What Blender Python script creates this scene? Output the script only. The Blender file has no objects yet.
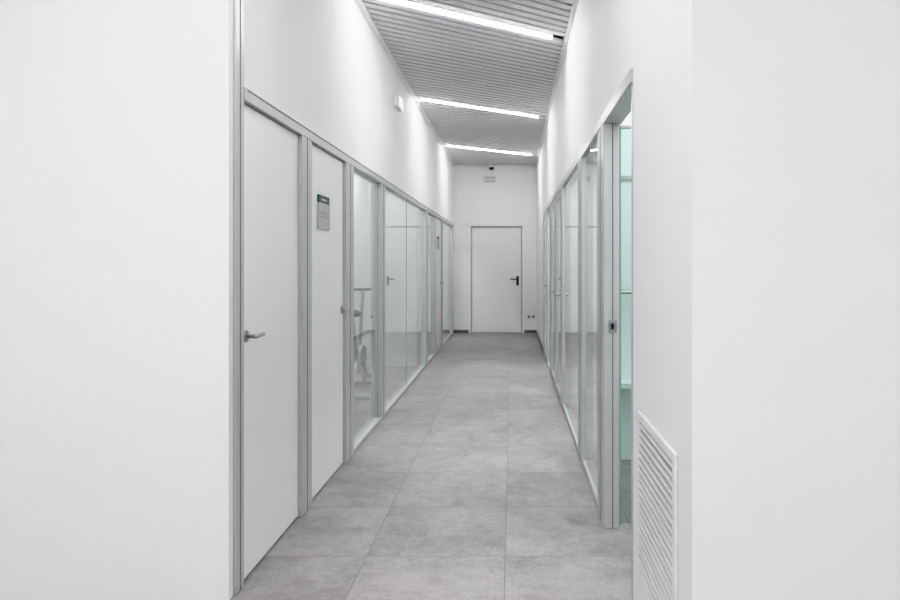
import bpy, bmesh, math
from mathutils import Vector, Matrix
scene = bpy.context.scene
COL = scene.collection

# ------------------------------------------------------------ materials
def new_mat(name):
    m = bpy.data.materials.new(name); m.use_nodes = True
    nt = m.node_tree
    return m, nt, nt.nodes['Principled BSDF']
def pbr(name, col, rough=0.5, metal=0.0, var=0.0, scale=6.0, bump=0.0, bscale=200.0, spec=0.5):
    m, nt, b = new_mat(name)
    b.inputs['Roughness'].default_value = rough
    b.inputs['Metallic'].default_value = metal
    b.inputs['Specular IOR Level'].default_value = spec
    tc = nt.nodes.new('ShaderNodeTexCoord')
    n = nt.nodes.new('ShaderNodeTexNoise'); n.inputs['Scale'].default_value = scale; n.inputs['Detail'].default_value = 4
    nt.links.new(tc.outputs['Object'], n.inputs['Vector'])
    r = nt.nodes.new('ShaderNodeValToRGB')
    r.color_ramp.elements[0].position = .3; r.color_ramp.elements[1].position = .7
    r.color_ramp.elements[0].color = tuple(c*(1-var) for c in col)+(1,)
    r.color_ramp.elements[1].color = tuple(col)+(1,)
    nt.links.new(n.outputs['Fac'], r.inputs['Fac']); nt.links.new(r.outputs['Color'], b.inputs['Base Color'])
    if bump > 0:
        n2 = nt.nodes.new('ShaderNodeTexNoise'); n2.inputs['Scale'].default_value = bscale
        nt.links.new(tc.outputs['Object'], n2.inputs['Vector'])
        bp = nt.nodes.new('ShaderNodeBump'); bp.inputs['Strength'].default_value = bump; bp.inputs['Distance'].default_value = .002
        nt.links.new(n2.outputs['Fac'], bp.inputs['Height']); nt.links.new(bp.outputs['Normal'], b.inputs['Normal'])
    return m
def emis(name, col, s):
    m, nt, b = new_mat(name)
    b.inputs['Base Color'].default_value = (.9,.9,.9,1)
    b.inputs['Emission Color'].default_value = tuple(col)+(1,)
    b.inputs['Emission Strength'].default_value = s
    return m
def glass_mat(name, tint):
    m = bpy.data.materials.new(name); m.use_nodes = True
    nt = m.node_tree; nt.nodes.clear()
    out = nt.nodes.new('ShaderNodeOutputMaterial')
    tr = nt.nodes.new('ShaderNodeBsdfTransparent'); tr.inputs['Color'].default_value = tuple(tint)+(1,)
    gl = nt.nodes.new('ShaderNodeBsdfGlossy'); gl.inputs['Roughness'].default_value = 0.0
    gl.inputs['Color'].default_value = (.95,.98,.97,1)
    # thin pane: two surfaces, R' = 2R/(1+R), symmetric from both sides
    geo = nt.nodes.new('ShaderNodeNewGeometry')
    dot = nt.nodes.new('ShaderNodeVectorMath'); dot.operation='DOT_PRODUCT'
    nt.links.new(geo.outputs['Incoming'], dot.inputs[0]); nt.links.new(geo.outputs['Normal'], dot.inputs[1])
    def M(op, a, b=None):
        x = nt.nodes.new('ShaderNodeMath'); x.operation = op
        for i, v in enumerate((a, b)):
            if v is None: continue
            if isinstance(v, (int, float)): x.inputs[i].default_value = v
            else: nt.links.new(v, x.inputs[i])
        return x.outputs[0]
    c = M('ABSOLUTE', dot.outputs['Value'])
    p = M('POWER', M('SUBTRACT', 1.0, c), 5.0)
    R = M('ADD', M('MULTIPLY', p, .95), .05)
    R2 = M('DIVIDE', M('MULTIPLY', R, 2.0), M('ADD', R, 1.0))
    mix = nt.nodes.new('ShaderNodeMixShader')
    nt.links.new(R2, mix.inputs[0]); nt.links.new(tr.outputs[0], mix.inputs[1]); nt.links.new(gl.outputs[0], mix.inputs[2])
    nt.links.new(mix.outputs[0], out.inputs['Surface'])
    return m

W   = pbr('white_plaster', (.89,.89,.897), .75, var=.012, scale=2.5, bump=.25, bscale=60)
CEIL= pbr('ceiling_paint', (.88,.88,.88), .8)
PLEN= pbr('plenum_grey', (.17,.17,.175), .9)
SLAT= pbr('slat_lacquer', (.74,.74,.75), .45, var=.03)
DOOR= pbr('door_laminate', (.875,.875,.885), .38, var=.01, scale=3)
ALU = pbr('anodised_aluminium', (.55,.565,.565), .36, metal=.25, var=.03, scale=12)
GAS = pbr('grey_gasket', (.20,.21,.21), .7)
STEEL=pbr('satin_steel', (.42,.42,.43), .28, metal=1.0, var=.05, scale=40)
BLK = pbr('black_plastic', (.02,.02,.022), .4)
SKIRT=pbr('grey_skirting', (.20,.205,.215), .5, var=.1)
PLAS= pbr('white_plastic', (.85,.85,.85), .35)
GREEN=pbr('green_sign', (.015,.075,.06), .4)
SIGNG=pbr('silver_sign', (.50,.51,.51), .4, var=.05)
TXT = pbr('sign_text', (.45,.5,.48), .5)
TXD = pbr('sign_text_dark', (.22,.25,.25), .5)
FAB = pbr('dark_vinyl', (.08,.08,.085), .6, var=.3, scale=80)
LGREY=pbr('light_grey_plastic', (.50,.50,.51), .4)
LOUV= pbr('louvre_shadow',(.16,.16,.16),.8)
LED = emis('led_diffuser', (1,.995,.99), 56)
PAN = emis('fill_panel_glow', (1,.995,.99), 8.6)  # glow of the fill panels added around the camera
PAN2= emis('fill_panel_glow_side', (1,.995,.99), 14)  # glow of the fill panels added over the side rooms
PAN3= emis('fill_panel_glow_dim', (1,.995,.99), 8)  # weaker glow for the panels added behind the left glass
GL  = glass_mat('clear_glass', (.90,.94,.93))
GLT = glass_mat('green_glass', (.62,.78,.76))
GEDGE = pbr('glass_edge_green', (.30,.50,.46), .2)

def floor_mat():
    m, nt, b = new_mat('porcelain_tile')
    N, L = nt.nodes, nt.links
    tc = N.new('ShaderNodeTexCoord'); sp = N.new('ShaderNodeSeparateXYZ'); L.new(tc.outputs['Object'], sp.inputs[0])
    T = .615
    def M(op, a, b_=None):
        x = N.new('ShaderNodeMath'); x.operation = op
        for i, v in enumerate((a, b_)):
            if v is None: continue
            if isinstance(v, (int, float)): x.inputs[i].default_value = v
            else: L.new(v, x.inputs[i])
        return x.outputs[0]
    u = M('DIVIDE', M('ADD', sp.outputs['X'], .03+T*10), T)
    v = M('DIVIDE', M('ADD', sp.outputs['Y'], -3.06+T*10), T)
    def joint(w):
        f = M('FRACT', w); d = M('MINIMUM', f, M('SUBTRACT', 1.0, f))
        return M('LESS_THAN', d, .0034)
    j = M('MAXIMUM', joint(u), joint(v))
    cmb = N.new('ShaderNodeCombineXYZ'); L.new(M('FLOOR', u), cmb.inputs[0]); L.new(M('FLOOR', v), cmb.inputs[1])
    wn = N.new('ShaderNodeTexWhiteNoise'); wn.noise_dimensions = '3D'; L.new(cmb.outputs[0], wn.inputs['Vector'])
    sc = N.new('ShaderNodeVectorMath'); sc.operation='MULTIPLY_ADD'
    L.new(wn.outputs['Color'], sc.inputs[0]); sc.inputs[1].default_value = (13,17,9); L.new(tc.outputs['Object'], sc.inputs[2])
    def noise(s, d, ro):
        n = N.new('ShaderNodeTexNoise'); n.inputs['Scale'].default_value = s; n.inputs['Detail'].default_value = d; n.inputs['Roughness'].default_value = ro
        L.new(sc.outputs[0], n.inputs['Vector']); return n.outputs['Fac']
    f = M('ADD', M('MULTIPLY', noise(2.4, 6, .6), .34), M('ADD', M('MULTIPLY', noise(12, 8, .78), .40), M('MULTIPLY', noise(60, 4, .75), .26)))
    r = N.new('ShaderNodeValToRGB'); r.color_ramp.elements[0].position=.41; r.color_ramp.elements[1].position=.59
    r.color_ramp.elements[0].color = (.232,.220,.221,1); r.color_ramp.elements[1].color = (.405,.387,.388,1)
    L.new(f, r.inputs['Fac'])
    hv = N.new('ShaderNodeHueSaturation'); L.new(r.outputs['Color'], hv.inputs['Color'])
    L.new(M('ADD', M('MULTIPLY', wn.outputs['Value'], .10), .94), hv.inputs['Value'])
    mx = N.new('ShaderNodeMix'); mx.data_type='RGBA'
    L.new(j, mx.inputs[0]); L.new(hv.outputs['Color'], mx.inputs[6]); mx.inputs[7].default_value = (.20,.192,.192,1)
    L.new(mx.outputs[2], b.inputs['Base Color'])
    L.new(M('ADD', M('MULTIPLY', f, .3), .3), b.inputs['Roughness'])
    bp = N.new('ShaderNodeBump'); bp.inputs['Strength'].default_value=.2; bp.inputs['Distance'].default_value=.001; bp.invert=True
    L.new(j, bp.inputs['Height']); L.new(bp.outputs['Normal'], b.inputs['Normal'])
    return m
FLOOR = floor_mat()

# ------------------------------------------------------------ geometry helpers
def mkobj(name, bm, mats, parent=None, smooth=False):
    bmesh.ops.recalc_face_normals(bm, faces=bm.faces)
    me = bpy.data.meshes.new(name); bm.to_mesh(me); bm.free()
    for mt in (mats if isinstance(mats, (list, tuple)) else [mats]): me.materials.append(mt)
    if smooth:
        for p in me.polygons: p.use_smooth = True
    o = bpy.data.objects.new(name, me); COL.objects.link(o)
    if parent: o.parent = parent
    return o
def empty(name, parent=None):
    e = bpy.data.objects.new(name, None); e.empty_display_size = .1; COL.objects.link(e)
    if parent: e.parent = parent
    return e
def abox(bm, x0,x1,y0,y1,z0,z1, mi=0, rot=None):
    c = Vector(((x0+x1)/2,(y0+y1)/2,(z0+z1)/2))
    mat = Matrix.Translation(c) @ (rot.to_4x4() if rot else Matrix.Identity(4)) @ Matrix.Diagonal((x1-x0,y1-y0,z1-z0,1))
    r = bmesh.ops.create_cube(bm, size=1, matrix=mat)
    fs = set(f for v in r['verts'] for f in v.link_faces)
    for f in fs: f.material_index = mi
    return r['verts']
def acyl(bm, p0, p1, r, seg=20, mi=0, r2=None):
    p0, p1 = Vector(p0), Vector(p1); d = p1-p0
    q = d.to_track_quat('Z','Y').to_matrix().to_4x4()
    res = bmesh.ops.create_cone(bm, cap_ends=True, segments=seg, radius1=r, radius2=r if r2 is None else r2, depth=d.length, matrix=Matrix.Translation((p0+p1)/2) @ q)
    for f in set(f for v in res['verts'] for f in v.link_faces): f.material_index = mi
def asph(bm, c, r, mi=0, s=(1,1,1)):
    res = bmesh.ops.create_uvsphere(bm, u_segments=20, v_segments=12, radius=r, matrix=Matrix.Translation(c) @ Matrix.Diagonal((*s,1)))
    for f in set(f for v in res['verts'] for f in v.link_faces): f.material_index = mi; f.smooth = True
def box(name, x0,x1,y0,y1,z0,z1, mat, parent=None, bev=0):
    bm = bmesh.new(); abox(bm, x0,x1,y0,y1,z0,z1)
    if bev: bmesh.ops.bevel(bm, geom=bm.edges[:], offset=bev, segments=2, affect='EDGES', profile=.5)
    return mkobj(name, bm, mat, parent)
def boxes(name, lst, mats, parent=None, bev=0):
    bm = bmesh.new()
    for b in lst: abox(bm, *b[:6], mi=(b[6] if len(b) > 6 else 0))
    if bev: bmesh.ops.bevel(bm, geom=bm.edges[:], offset=bev, segments=1, affect='EDGES')
    return mkobj(name, bm, mats, parent)
def pane_x(name, x, y0,y1,z0,z1, mat, parent):
    bm = bmesh.new()
    v = [bm.verts.new(p) for p in ((x,y0,z0),(x,y1,z0),(x,y1,z1),(x,y0,z1))]; bm.faces.new(v)
    return mkobj(name, bm, mat, parent)
def pane_y(name, y, x0,x1,z0,z1, mat, parent):
    bm = bmesh.new()
    v = [bm.verts.new(p) for p in ((x0,y,z0),(x1,y,z0),(x1,y,z1),(x0,y,z1))]; bm.faces.new(v)
    return mkobj(name, bm, mat, parent)
def lever(parent, pos, n, d, mat, plate=False, L=.10, proj=.045):
    bm = bmesh.new(); p = Vector(pos); n = Vector(n); d = Vector(d)
    if plate:
        side = n.cross(Vector((0,0,1)))
        vs = abox(bm, -.5,.5,-.5,.5,-.5,.5)
        mm = Matrix.Translation(p+n*.005+Vector((0,0,-.03)))@Matrix(((side.x,n.x,0,0),(side.y,n.y,0,0),(0,0,1,0),(0,0,0,1)))@Matrix.Diagonal((.045,.01,.17,1))
        for v in vs: v.co = mm@v.co
    else:
        acyl(bm, p, p+n*.008, .024)
    acyl(bm, p, p+n*proj, .0085)
    asph(bm, p+n*proj, .010)
    acyl(bm, p+n*proj, p+n*proj+d*L, .0095 if not plate else .012, r2=.008 if not plate else .011)
    asph(bm, p+n*proj+d*L, .0085)
    return mkobj('lever_handle', bm, mat, parent)

XL, XR, YB, H = -1.09, .46, 12.8, 3.12
ZT = 2.01; ZR = 2.04; TH = .10
# ------------------------------------------------------------ shell
box('floor', -4.2, 3.4, -3.4, YB+.15, -.1, 0, FLOOR)
box('ceiling', -4.2, 3.4, -3.4, YB+.15, 3.2, 3.3, CEIL)
boxes('wall_front_left', [(-4.1,XL,2.655,2.694,0,3.2),(-4.1,XL-.08,2.694,2.77,0,3.2)], W)
boxes('wall_left', [(XL-TH,XL,2.79,YB,ZT,3.2), (XL-TH,XL,12.62,YB,0,ZT)], W)
box('wall_front_right', XR, 3.3, 1.76, 1.86, 0, 3.2, W)
boxes('wall_right', [(XR,XR+TH,1.86,2.62,0,3.2), (XR,XR+TH,2.62,YB,ZR,3.2), (XR,XR+TH,9.9,YB,0,ZR)], W)
DX0, DX1, DZ = -.765, .19, 1.985
boxes('wall_back', [(-4.1,DX0,YB,YB+.14,0,3.2), (DX1,3.3,YB,YB+.14,0,3.2), (DX0,DX1,YB,YB+.14,DZ,3.2)], W)
box('wall_outer_left', -4.2, -4.1, -3.3, YB, 0, 3.2, W)
box('wall_outer_right', 3.3, 3.4, -3.3, YB, 0, 3.2, W)
box('wall_rear', -4.2, 3.4, -3.4, -3.3, 0, 3.2, W)
box('wall_divider_left', -4.1, XL-TH-.01, 8.72, 8.82, 0, 3.2, W)
box('wall_divider_left.001', -4.1, XL-TH-.01, 4.52, 4.62, 0, 3.2, W)
box('wall_divider_right', XR+TH+.01, 3.3, 4.56, 4.66, 0, 3.2, W)
boxes('baseboard_back', [(XL+.012,DX0-.04,YB-.012,YB,0,.06), (DX1+.04,XR-.012,YB-.012,YB,0,.06)], SKIRT)
box('baseboard_right', XR-.012, XR, 9.92, YB, 0, .06, SKIRT)
box('baseboard_left', XL, XL+.012, 12.64, YB-.012, 0, .06, SKIRT)
box('trim_1', XL, XL+.045, 2.80, YB, H-.012, H+.07, PLAS)
box('trim_2', XR-.035, XR, 1.87, YB, H-.012, H+.07, PLAS)

# ------------------------------------------------------------ slatted ceiling
S = .69
def para(bm, x0,x1,c,w,z0,z1,mi=0):
    hw = w/2*math.sqrt(1+S*S)
    vs = []
    for z in (z0,z1):
        for (x,s) in ((x0,-1),(x1,-1),(x1,1),(x0,1)):
            vs.append(bm.verts.new((x, c+S*x+s*hw, z)))
    for f in ((0,1,2,3),(4,5,6,7),(0,1,5,4),(1,2,6,5),(2,3,7,6),(3,0,4,7)):
        bm.faces.new([vs[i] for i in f]).material_index = mi
slc = empty('slatted_ceiling')
bm = bmesh.new()
lights = [2.32+3.02*i for i in (0,1,2,3)]
pitch = 3.02/26
x0, x1 = XL+.046, XR-.036
c = 2.32
while c < YB+1.2:
    if c-.08+S*x0 > 2.82 or c > 3.7:
        if c+.08+S*x1 < YB-.01:
            if all(abs(c-l) > pitch*.45 for l in lights): para(bm, x0, x1, c, .064, H, H+.03)
        elif c+.08+S*x0 < YB-.03:
            xe = (YB-.03-c-.05)/S
            if xe > x0+.05: para(bm, x0, min(xe,x1), c, .064, H, H+.03)
    c += pitch
mkobj('slats', bm, SLAT, slc)
box('plenum_board', XL+.002, XR-.002, 2.81, YB-.002, 3.175, 3.198, PLEN, slc)
for i, l in enumerate(lights):
    e = empty('linear_ceiling_light')
    xs = -1.02 if i else -.98
    bm = bmesh.new(); para(bm, xs, .33, l, .06, H+.002, H+.05); mkobj('housing', bm, PLAS, e)
    bm = bmesh.new(); para(bm, xs+.01, .32, l, .034, H-.006, H+.0015); mkobj('diffuser', bm, LED, e)

def fill_panel(x, y, mat, sx=.6, sy=1.2):  # out-of-view glowing panel, added as fill light
    e = empty('added_fill_panel')
    boxes('frame', [(x-sx/2-.02,x+sx/2+.02,y-sy/2-.02,y+sy/2+.02,3.18,3.199)], PLAS, e)
    box('diffuser', x-sx/2, x+sx/2, y-sy/2, y+sy/2, 3.17, 3.179, mat, e)
for p in ((-1.6,.5),(-.3,-.9),(1.6,-.9),(-.3,-2.4),(-3.0,-1.6)): fill_panel(*p, PAN)  # added out of view to light the foreground walls
for p in ((1.6,3.3),(1.5,6.0),(1.5,8.6),(1.5,11.0),(-2.0,10.4)): fill_panel(*p, PAN2)  # added out of view to brighten the side rooms
for p in ((-2.3,5.6),(-2.3,7.4)): fill_panel(*p, PAN3)  # added dim fill for the room behind the left glass

# ------------------------------------------------------------ left partition
lp = empty('glazed_partition')
XF = XL+.018
fr = [(XL-.07,XF-.006,2.695,2.778,0,H-.02)]
posts = [(3.53,3.70),(4.47,4.68),(5.68,5.84),(8.62,8.80),(9.62,9.72),(10.6,10.72),(12.5,12.61)]
for a,b in posts: fr.append((XL-.07,XF,a,b,0,ZT-.055))
fr.append((XL-.07,XF,2.778,12.61,ZT-.055,ZT))
for a,b in ((4.68,5.68),(5.84,8.62),(10.72,12.5),(8.80,9.62)): fr.append((XL-.07,XF-.006,a,b,0,.03))
boxes('aluminium_frame', fr, ALU, lp, bev=.003)
gs = [(XF,XF+.0015,(a+b)/2-.004,(a+b)/2+.004,.0,ZT-.055) for a,b in posts[:4]]
gs.append((XF-.006,XF-.0045,2.735,2.741,0,H-.02))
gs.append((XF,XF+.0015,2.80,12.6,ZT-.012,ZT-.007))
boxes('gasket', gs, GAS, lp)
for i,(a,b) in enumerate(((4.68,5.68),(5.84,8.62),(8.80,9.62),(10.72,12.5))):
    pane_x('glass_pane', XL-.012, a, b, .03, ZT-.055, GL, lp)
bm = bmesh.new()
for yy in (4.70, 5.66, 7.2): abox(bm, XL-.016, XL-.008, yy, yy+.004, .03, ZT-.055)
mkobj('glass_joint', bm, GEDGE, lp)

def flat_door(name, y0, y1, hy, hd, x=XL):
    e = empty(name)
    box('leaf', x-.045, x-.003, y0+.006, y1-.006, .008, ZT-.06, DOOR, e, bev=.002)
    boxes('rebate', [(x-.06,x-.046,y0,y1,0,ZT-.056)], GAS, e)
    lever(e, (x-.003, hy, 1.0), (1,0,0), (0,hd,0), STEEL, L=.085)
    return e
d1 = flat_door('door_1', 2.778, 3.53, 2.825, 1)
d2 = flat_door('door_2', 3.70, 4.47, 4.42, -1)
d3 = flat_door('door_3', 9.72, 10.6, 10.5, -1)
bm = bmesh.new()
for z in (.25,1.0,1.75): acyl(bm, (XL+.004,3.527,z-.045), (XL+.004,3.527,z+.045), .007)
mkobj('hinges', bm, ALU, d1)
def sign(y0,y1,z0,z1):
    zz = z1-(z1-z0)*.22
    a = XL-.0015
    L = [(a,XL+.008,y0,y1,z0,zz,0),(a,XL+.009,y0,y1,zz,z1,1),
         (XL+.009,XL+.0105,y0+.04,y1-.06,zz+.014,zz+.024,2)]
    L += [(XL+.008,XL+.0095,y0+.03,y1-.05,zz-.06-k*.022,zz-.056-k*.022,3) for k in range(2)]
    L += [(a,XL+.010,y1,y1+.003,z0,z1,3)]
    return boxes('room_sign', L, [SIGNG,GREEN,TXT,TXD])
sign(3.87,4.08,1.49,1.685)
sign(10.05,10.25,1.5,1.69)

# ------------------------------------------------------------ right partition
rp = empty('glazed_partition')
XG = XR-.012
fr = [(XG+.01,XR+.08,2.621,2.65,0,ZR-.055)]
rposts = [(3.38,3.62),(4.46,4.70),(6.2,6.38),(7.12,7.28),(7.98,8.12),(8.86,9.0),(9.78,9.895)]
for a,b in rposts: fr.append((XG,XR+.065,a,b,0,ZR-.055))
fr.append((XG,XR+.08,2.621,9.895,ZR-.055,ZR))
for a,b in ((3.62,4.46),(4.70,6.2),(8.12,8.86)): fr.append((XG+.006,XR+.06,a,b,0,.03))
boxes('aluminium_frame', fr, ALU, rp, bev=.003)
gs = [(XG-.0015,XG,(a+b)/2-.004,(a+b)/2+.004,0,ZR-.055) for a,b in rposts]
gs.append((XR+.03,XR+.036,3.3785,3.38,0,ZR-.055))
boxes('gasket', gs, GAS, rp)
for a,b in ((3.62,4.46),(4.70,6.2),(8.12,8.86)):
    pane_x('glass_pane', XR+.005, a, b, .03, ZR-.055, GL, rp)
boxes('strike_plate', [(XR+.012,XR+.05,3.374,3.379,.96,1.02,0),(XR+.024,XR+.038,3.3725,3.3745,.975,1.005,1)], [STEEL,BLK], rp)
def glass_door(name, y0, y1, hy):
    e = empty(name)
    boxes('stiles', [(XR-.002,XR+.04,y0+.004,y0+.045,.01,ZR-.06),(XR-.002,XR+.04,y1-.045,y1-.004,.01,ZR-.06),
                     (XR-.002,XR+.04,y0+.045,y1-.045,.01,.07),(XR-.002,XR+.04,y0+.045,y1-.045,ZR-.11,ZR-.06)], ALU, e, bev=.002)
    pane_x('glass', XR+.005, y0+.045, y1-.045, .07, ZR-.11, GL, e)
    lever(e, (XR-.002, hy, 1.0), (-1,0,0), (0,1 if hy < (y0+y1)/2 else -1,0), STEEL)
glass_door('door_4', 6.38, 7.12, 6.43)
glass_door('door_5', 7.28, 7.98, 7.33)
e = empty('door_6')
box('leaf', XR+.003, XR+.045, 9.006, 9.774, .008, ZR-.06, DOOR, e)
lever(e, (XR+.003, 9.08, 1.0), (-1,0,0), (0,1,0), STEEL)
e = empty('door_7')
pane_y('glass', 3.42, XR+.08, XR+.78, .01, ZR-.06, GLT, e)
boxes('edge_rails', [(XR+.07,XR+.08,3.413,3.427,.01,ZR-.06,1),(XR+.08,XR+.78,3.41,3.43,ZR-.075,ZR-.06,0)], [ALU,GEDGE], e)
e = empty('grab_rail')
bm = bmesh.new()
acyl(bm, (.62,4.49,1.11),(1.2,4.49,1.11),.014)
for x in (.64,1.18): acyl(bm,(x,4.49,1.11),(x,4.558,1.11),.012); acyl(bm,(x,4.548,1.11),(x,4.558,1.11),.03)
mkobj('rail', bm, STEEL, e)
boxes('wall_shelf', [(.6,1.5,4.40,4.558,.50,.53),(.62,.64,4.42,4.558,.42,.50),(1.46,1.48,4.42,4.558,.42,.50)], PLAS)
boxes('trim_3', [(XR+TH+.01,3.3,4.545,4.56,1.85,1.875)], ALU)

# ------------------------------------------------------------ back door
bd = empty('door_8')
box('leaf', DX0+.022, DX1-.022, YB+.05, YB+.10, .006, DZ-.022, DOOR, bd, bev=.003)
boxes('frame', [(DX0,DX0+.02,YB+.03,YB+.12,0,DZ),(DX1-.02,DX1,YB+.03,YB+.12,0,DZ),(DX0+.02,DX1-.02,YB+.03,YB+.12,DZ-.02,DZ)], LGREY, bd)
boxes('seal', [(DX0+.02,DX1-.02,YB+.101,YB+.11,0,DZ-.02)], GAS, bd)
lever(bd, (.105,YB+.05,1.0), (0,-1,0), (-1,0,0), BLK, plate=True, L=.13)
so = empty('wall_socket')
boxes('plate', [(.27,.44,YB-.012,YB-.0005,.26,.345)], PLAS, so, bev=.002)
bm = bmesh.new()
for x in (.313,.397): acyl(bm,(x,YB-.0125,.303),(x,YB-.0145,.303),.024)
mkobj('outlets', bm, GAS, so)

# ------------------------------------------------------------ emergency lights + camera
cx, cz = -.41, 2.87
boxes('emergency_light', [(cx-.12,cx+.12,YB-.05,YB-.001,cz-.03,cz+.04,0),
      (cx-.10,cx+.10,YB-.056,YB-.0505,cz-.075,cz-.028,1),(cx-.10,cx+.10,YB-.054,YB-.0505,cz-.02,cz+.028,2)], [PLAS,LGREY,SIGNG], bev=.002)
boxes('emergency_light', [(XL+.001,XL+.045,6.36,6.62,2.75,2.86,0),(XL+.0455,XL+.05,6.38,6.60,2.77,2.84,1)], [PLAS,LGREY], bev=.002)
e = empty('security_camera')
bm = bmesh.new()
acyl(bm, (-.38,YB-.09,3.115),(-.38,YB-.09,3.06),.055); mkobj('base', bm, PLAS, e)
bm = bmesh.new(); asph(bm,(-.38,YB-.09,3.055),.045); mkobj('dome', bm, BLK, e)

# ------------------------------------------------------------ ventilation grille
g = empty('ventilation_grille')
gy0,gy1,gz0,gz1 = 1.91,2.48,.18,.77
x = XR
boxes('frame', [(x-.010,x-.0005,gy0,gy0+.03,gz0,gz1),(x-.010,x-.0005,gy1-.03,gy1,gz0,gz1),(x-.010,x-.0005,gy0+.03,gy1-.03,gz0,gz0+.03),(x-.010,x-.0005,gy0+.03,gy1-.03,gz1-.03,gz1)], PLAS, g, bev=.002)
bm = bmesh.new(); nl = 20
for i in range(nl):
    z = gz0+.03+(gz1-gz0-.06)*(i+.5)/nl
    abox(bm, x-.0095,x-.0015, gy0+.03,gy1-.03, z-.0065,z+.0065, rot=Matrix.Rotation(math.radians(0),3,'Y'))
mkobj('louvres', bm, PLAS, g)
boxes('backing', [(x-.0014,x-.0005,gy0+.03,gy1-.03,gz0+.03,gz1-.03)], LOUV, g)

# ------------------------------------------------------------ clinic room contents behind the left glass
bk = empty('exercise_bike')
cx, cy = -1.58, 7.0
bm = bmesh.new()
acyl(bm,(cx-.22,cy-.42,.03),(cx+.22,cy-.42,.03),.024)
acyl(bm,(cx-.22,cy+.42,.03),(cx+.22,cy+.42,.03),.024)
acyl(bm,(cx,cy-.42,.04),(cx,cy+.05,.30),.020)
acyl(bm,(cx,cy+.42,.04),(cx,cy+.05,.30),.020)
acyl(bm,(cx,cy+.05,.30),(cx,cy-.18,.78),.018)
acyl(bm,(cx,cy+.12,.28),(cx,cy+.30,1.02),.018)
acyl(bm,(cx-.04,cy+.16,.30),(cx+.04,cy+.16,.30),.15,seg=32)
mkobj('frame_and_flywheel', bm, LGREY, bk)
bm = bmesh.new()
asph(bm,(cx,cy-.20,.80),.12,s=(.8,1.1,.32))
acyl(bm,(cx-.2,cy+.30,1.02),(cx+.2,cy+.30,1.02),.013)
for s in (-1,1):
    acyl(bm,(cx+s*.2,cy+.30,1.02),(cx+s*.2,cy+.14,1.06),.015)
    acyl(bm,(cx+s*.05,cy+.05,.30),(cx+s*.10,cy+.05,.30-s*.15),.012)
    abox(bm,cx+s*.15-.045,cx+s*.15+.045,cy,cy+.1,.29-s*.15,.31-s*.15)
mkobj('seat_and_handlebar', bm, FAB, bk)

# ------------------------------------------------------------ world, camera
w = bpy.data.worlds.new('World'); scene.world = w; w.use_nodes = True
w.node_tree.nodes['Background'].inputs[0].default_value = (.9,.95,1,1)
w.node_tree.nodes['Background'].inputs[1].default_value = .5
cam = bpy.data.cameras.new('Camera'); co = bpy.data.objects.new('Camera', cam); COL.objects.link(co)
co.location = (0,0,1.3); co.rotation_euler = (math.radians(90),0,0)
cam.sensor_width = 36; cam.lens = 27.6
cam.shift_x = -62/900; cam.shift_y = -37/900
cam.clip_start = .05
scene.camera = co
scene.view_settings.view_transform = 'Khronos PBR Neutral'
scene.view_settings.look = 'None'
scene.view_settings.exposure = .62
